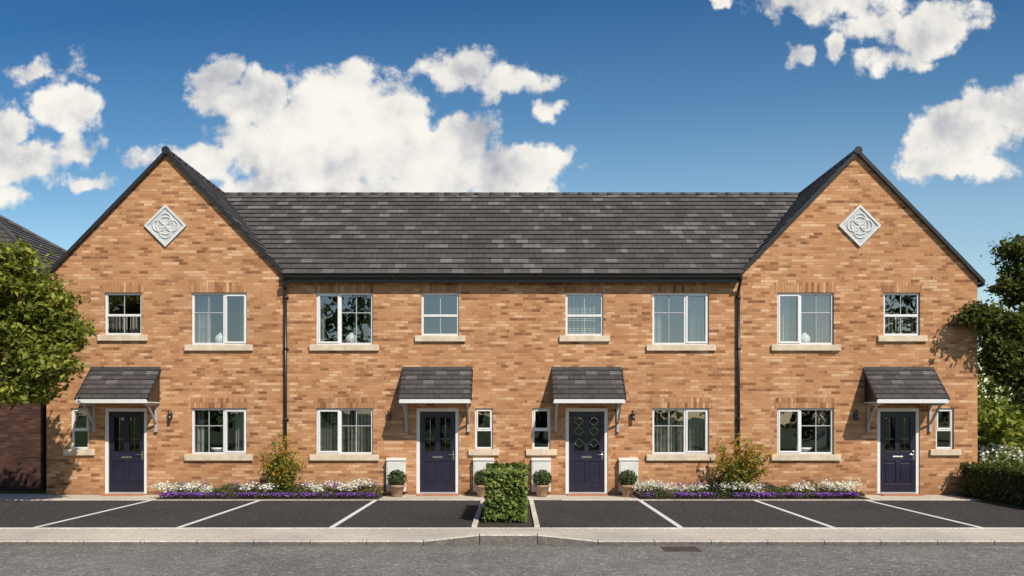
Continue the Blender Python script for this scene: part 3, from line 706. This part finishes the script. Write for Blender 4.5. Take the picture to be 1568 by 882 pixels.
vase('round_vase',PX(535),.27,PZ(528)+.03,rd); vase('ceramic_bowl',PX(1236),.27,PZ(696)+.03,bw); vase('ceramic_bowl',PX(330),.27,PZ(696)+.03,bw)

# ---------------------------------------------------------------- sky, sun, camera
W=bpy.data.worlds.new('World'); sc.world=W; W.use_nodes=True; nt=W.node_tree; t=NT(nt)
bg=nt.nodes['Background']
to_sun=Vector((0.50,-0.8,0.92)).normalized()
sky=t.n('ShaderNodeTexSky',sky_type='NISHITA'); sky.sun_disc=False; sky.sun_elevation=math.asin(to_sun.z); sky.sun_rotation=math.atan2(to_sun.x,to_sun.y)
sky.air_density=1.0; sky.dust_density=0.6; sky.ozone_density=2.0
blobs=[(520,172,120,80),(330,128,48,40),(400,160,60,50),(590,190,72,74),(470,240,170,65),(640,248,150,52),(715,225,62,54),(785,262,105,44),(310,246,98,28),(560,300,320,36),
 (705,108,50,30),(790,124,76,26),(853,172,22,14),(70,112,66,22),(100,165,60,42),(30,245,78,40),(110,225,42,24),(8,190,34,36),(140,272,36,12),(20,290,34,22),
 (1270,4,120,28),(1340,32,66,24),(1430,45,84,42),(1375,88,52,22),(1217,82,20,18),(1284,78,20,22),(1105,4,20,9),(1480,205,94,52),(1540,165,60,46),(1430,242,54,38),(1510,250,60,25)]
tc=t.n('ShaderNodeTexCoord').outputs['Generated']; sx=t.n('ShaderNodeSeparateXYZ'); t.l(tc,sx.inputs[0])
ay=t.math('MAXIMUM',t.math('ABSOLUTE',sx.outputs[1]),.02)
vv=t.math('DIVIDE',sx.outputs[2],ay); uu=t.math('DIVIDE',sx.outputs[0],ay)
cb=t.n('ShaderNodeCombineXYZ'); t.l(uu,cb.inputs[0]); t.l(vv,cb.inputs[1]); P=cb.outputs[0]
w1=t.noise(P,17,4,.55,'2D'); Pd=t.vm('ADD',P,t.vm('MULTIPLY',t.vm('SUBTRACT',w1.outputs[1],(.5,.5,.5)),(.060,.045,0)))
cur=None
for (px,py,rx,ry) in blobs:
    c=((px-784)/1380,(637-py)/1380,0)
    q=t.vm('MULTIPLY',t.vm('SUBTRACT',Pd,c),(1380/rx,1380/ry,0)); L=t.math('SUBTRACT',1.0,t.vm('LENGTH',q))
    k=min(1.0,max(.5,ry/45))
    if k<1: L=t.math('MULTIPLY',L,k)
    cur=L if cur is None else t.math('SMOOTH_MAX',cur,L,.10)
def fb(vec):
    f1=t.noise(vec,25,8,.60,'2D'); v1=t.n('ShaderNodeTexVoronoi',feature='F1',voronoi_dimensions='2D'); t.l(t.vm('ADD',vec,t.vm('MULTIPLY',w1.outputs[1],(.03,.03,0))),v1.inputs['Vector']); v1.inputs['Scale'].default_value=36
    return t.math('ADD',t.math('MULTIPLY',t.math('SUBTRACT',f1.outputs[0],.5),1.65),t.math('MULTIPLY',t.math('SUBTRACT',.42,v1.outputs[0]),.30))
fa=fb(P); fo=fb(t.vm('ADD',P,(.010,.014,0)))
den=t.math('ADD',t.math('MULTIPLY',cur,1.25),fa)
al=t.n('ShaderNodeMapRange',interpolation_type='SMOOTHSTEP'); t.l(den,al.inputs[0]); al.inputs[1].default_value=-.14; al.inputs[2].default_value=.34
sh=t.math('SUBTRACT',fa,fo)
lf=t.noise(P,8,3,.5,'2D')
br=t.math('ADD',t.math('ADD',.80,t.math('MULTIPLY',sh,.50)),t.math('MULTIPLY',t.math('SUBTRACT',lf.outputs[0],.5),-1.7))
br=t.math('SUBTRACT',br,t.math('MULTIPLY',t.math('MINIMUM',den,1.2),.18))
cc=t.ramp(br,[(0.1,(3.8,4.0,4.6)),(0.42,(6.4,6.4,6.6)),(0.72,(9.2,8.9,8.3)),(1.0,(10.4,10.0,9.2))])
up=t.math('GREATER_THAN',sx.outputs[2],0.0)
# haze thickens toward the horizon and toward the sun's side (east, +X)
hz=t.math('ADD',vv,t.math('MULTIPLY',t.math('MULTIPLY',t.math('MINIMUM',t.math('MAXIMUM',uu,-.6),.35),-1.0),.09))
grad=t.ramp(hz,[(0.0,(1.7,1.6,1.4)),(0.20,(1.35,1.48,1.38)),(0.33,(.66,1.02,1.15)),(0.48,(.27,.66,.95)),(1.0,(.35,.7,.95))])
fin=t.mix(t.math('MULTIPLY',t.math('MULTIPLY',al.outputs[0],.97),up),t.mix(1.0,sky.outputs[0],grad,'MULTIPLY'),cc)
t.l(fin,bg.inputs[0]); bg.inputs[1].default_value=0.095
sd=bpy.data.lights.new('sun','SUN'); sd.energy=5.0; sd.angle=math.radians(.5); sd.color=(1,.92,.80)
so_=bpy.data.objects.new('sun',sd); sc.collection.objects.link(so_); so_.rotation_euler=(-to_sun).to_track_quat('-Z','Y').to_euler(); so_.location=(10,-20,20)
cd=bpy.data.cameras.new('camera'); cam=bpy.data.objects.new('camera',cd); sc.collection.objects.link(cam); sc.camera=cam
cam.location=(0,-D,CZ); cam.rotation_euler=(math.radians(90),0,0); cd.lens=36*1380/1568; cd.sensor_width=36; cd.shift_y=(637-441)/1568; cd.clip_end=4000; cd.clip_start=.1
sc.view_settings.view_transform='Standard'; sc.view_settings.look='None'; sc.view_settings.exposure=0
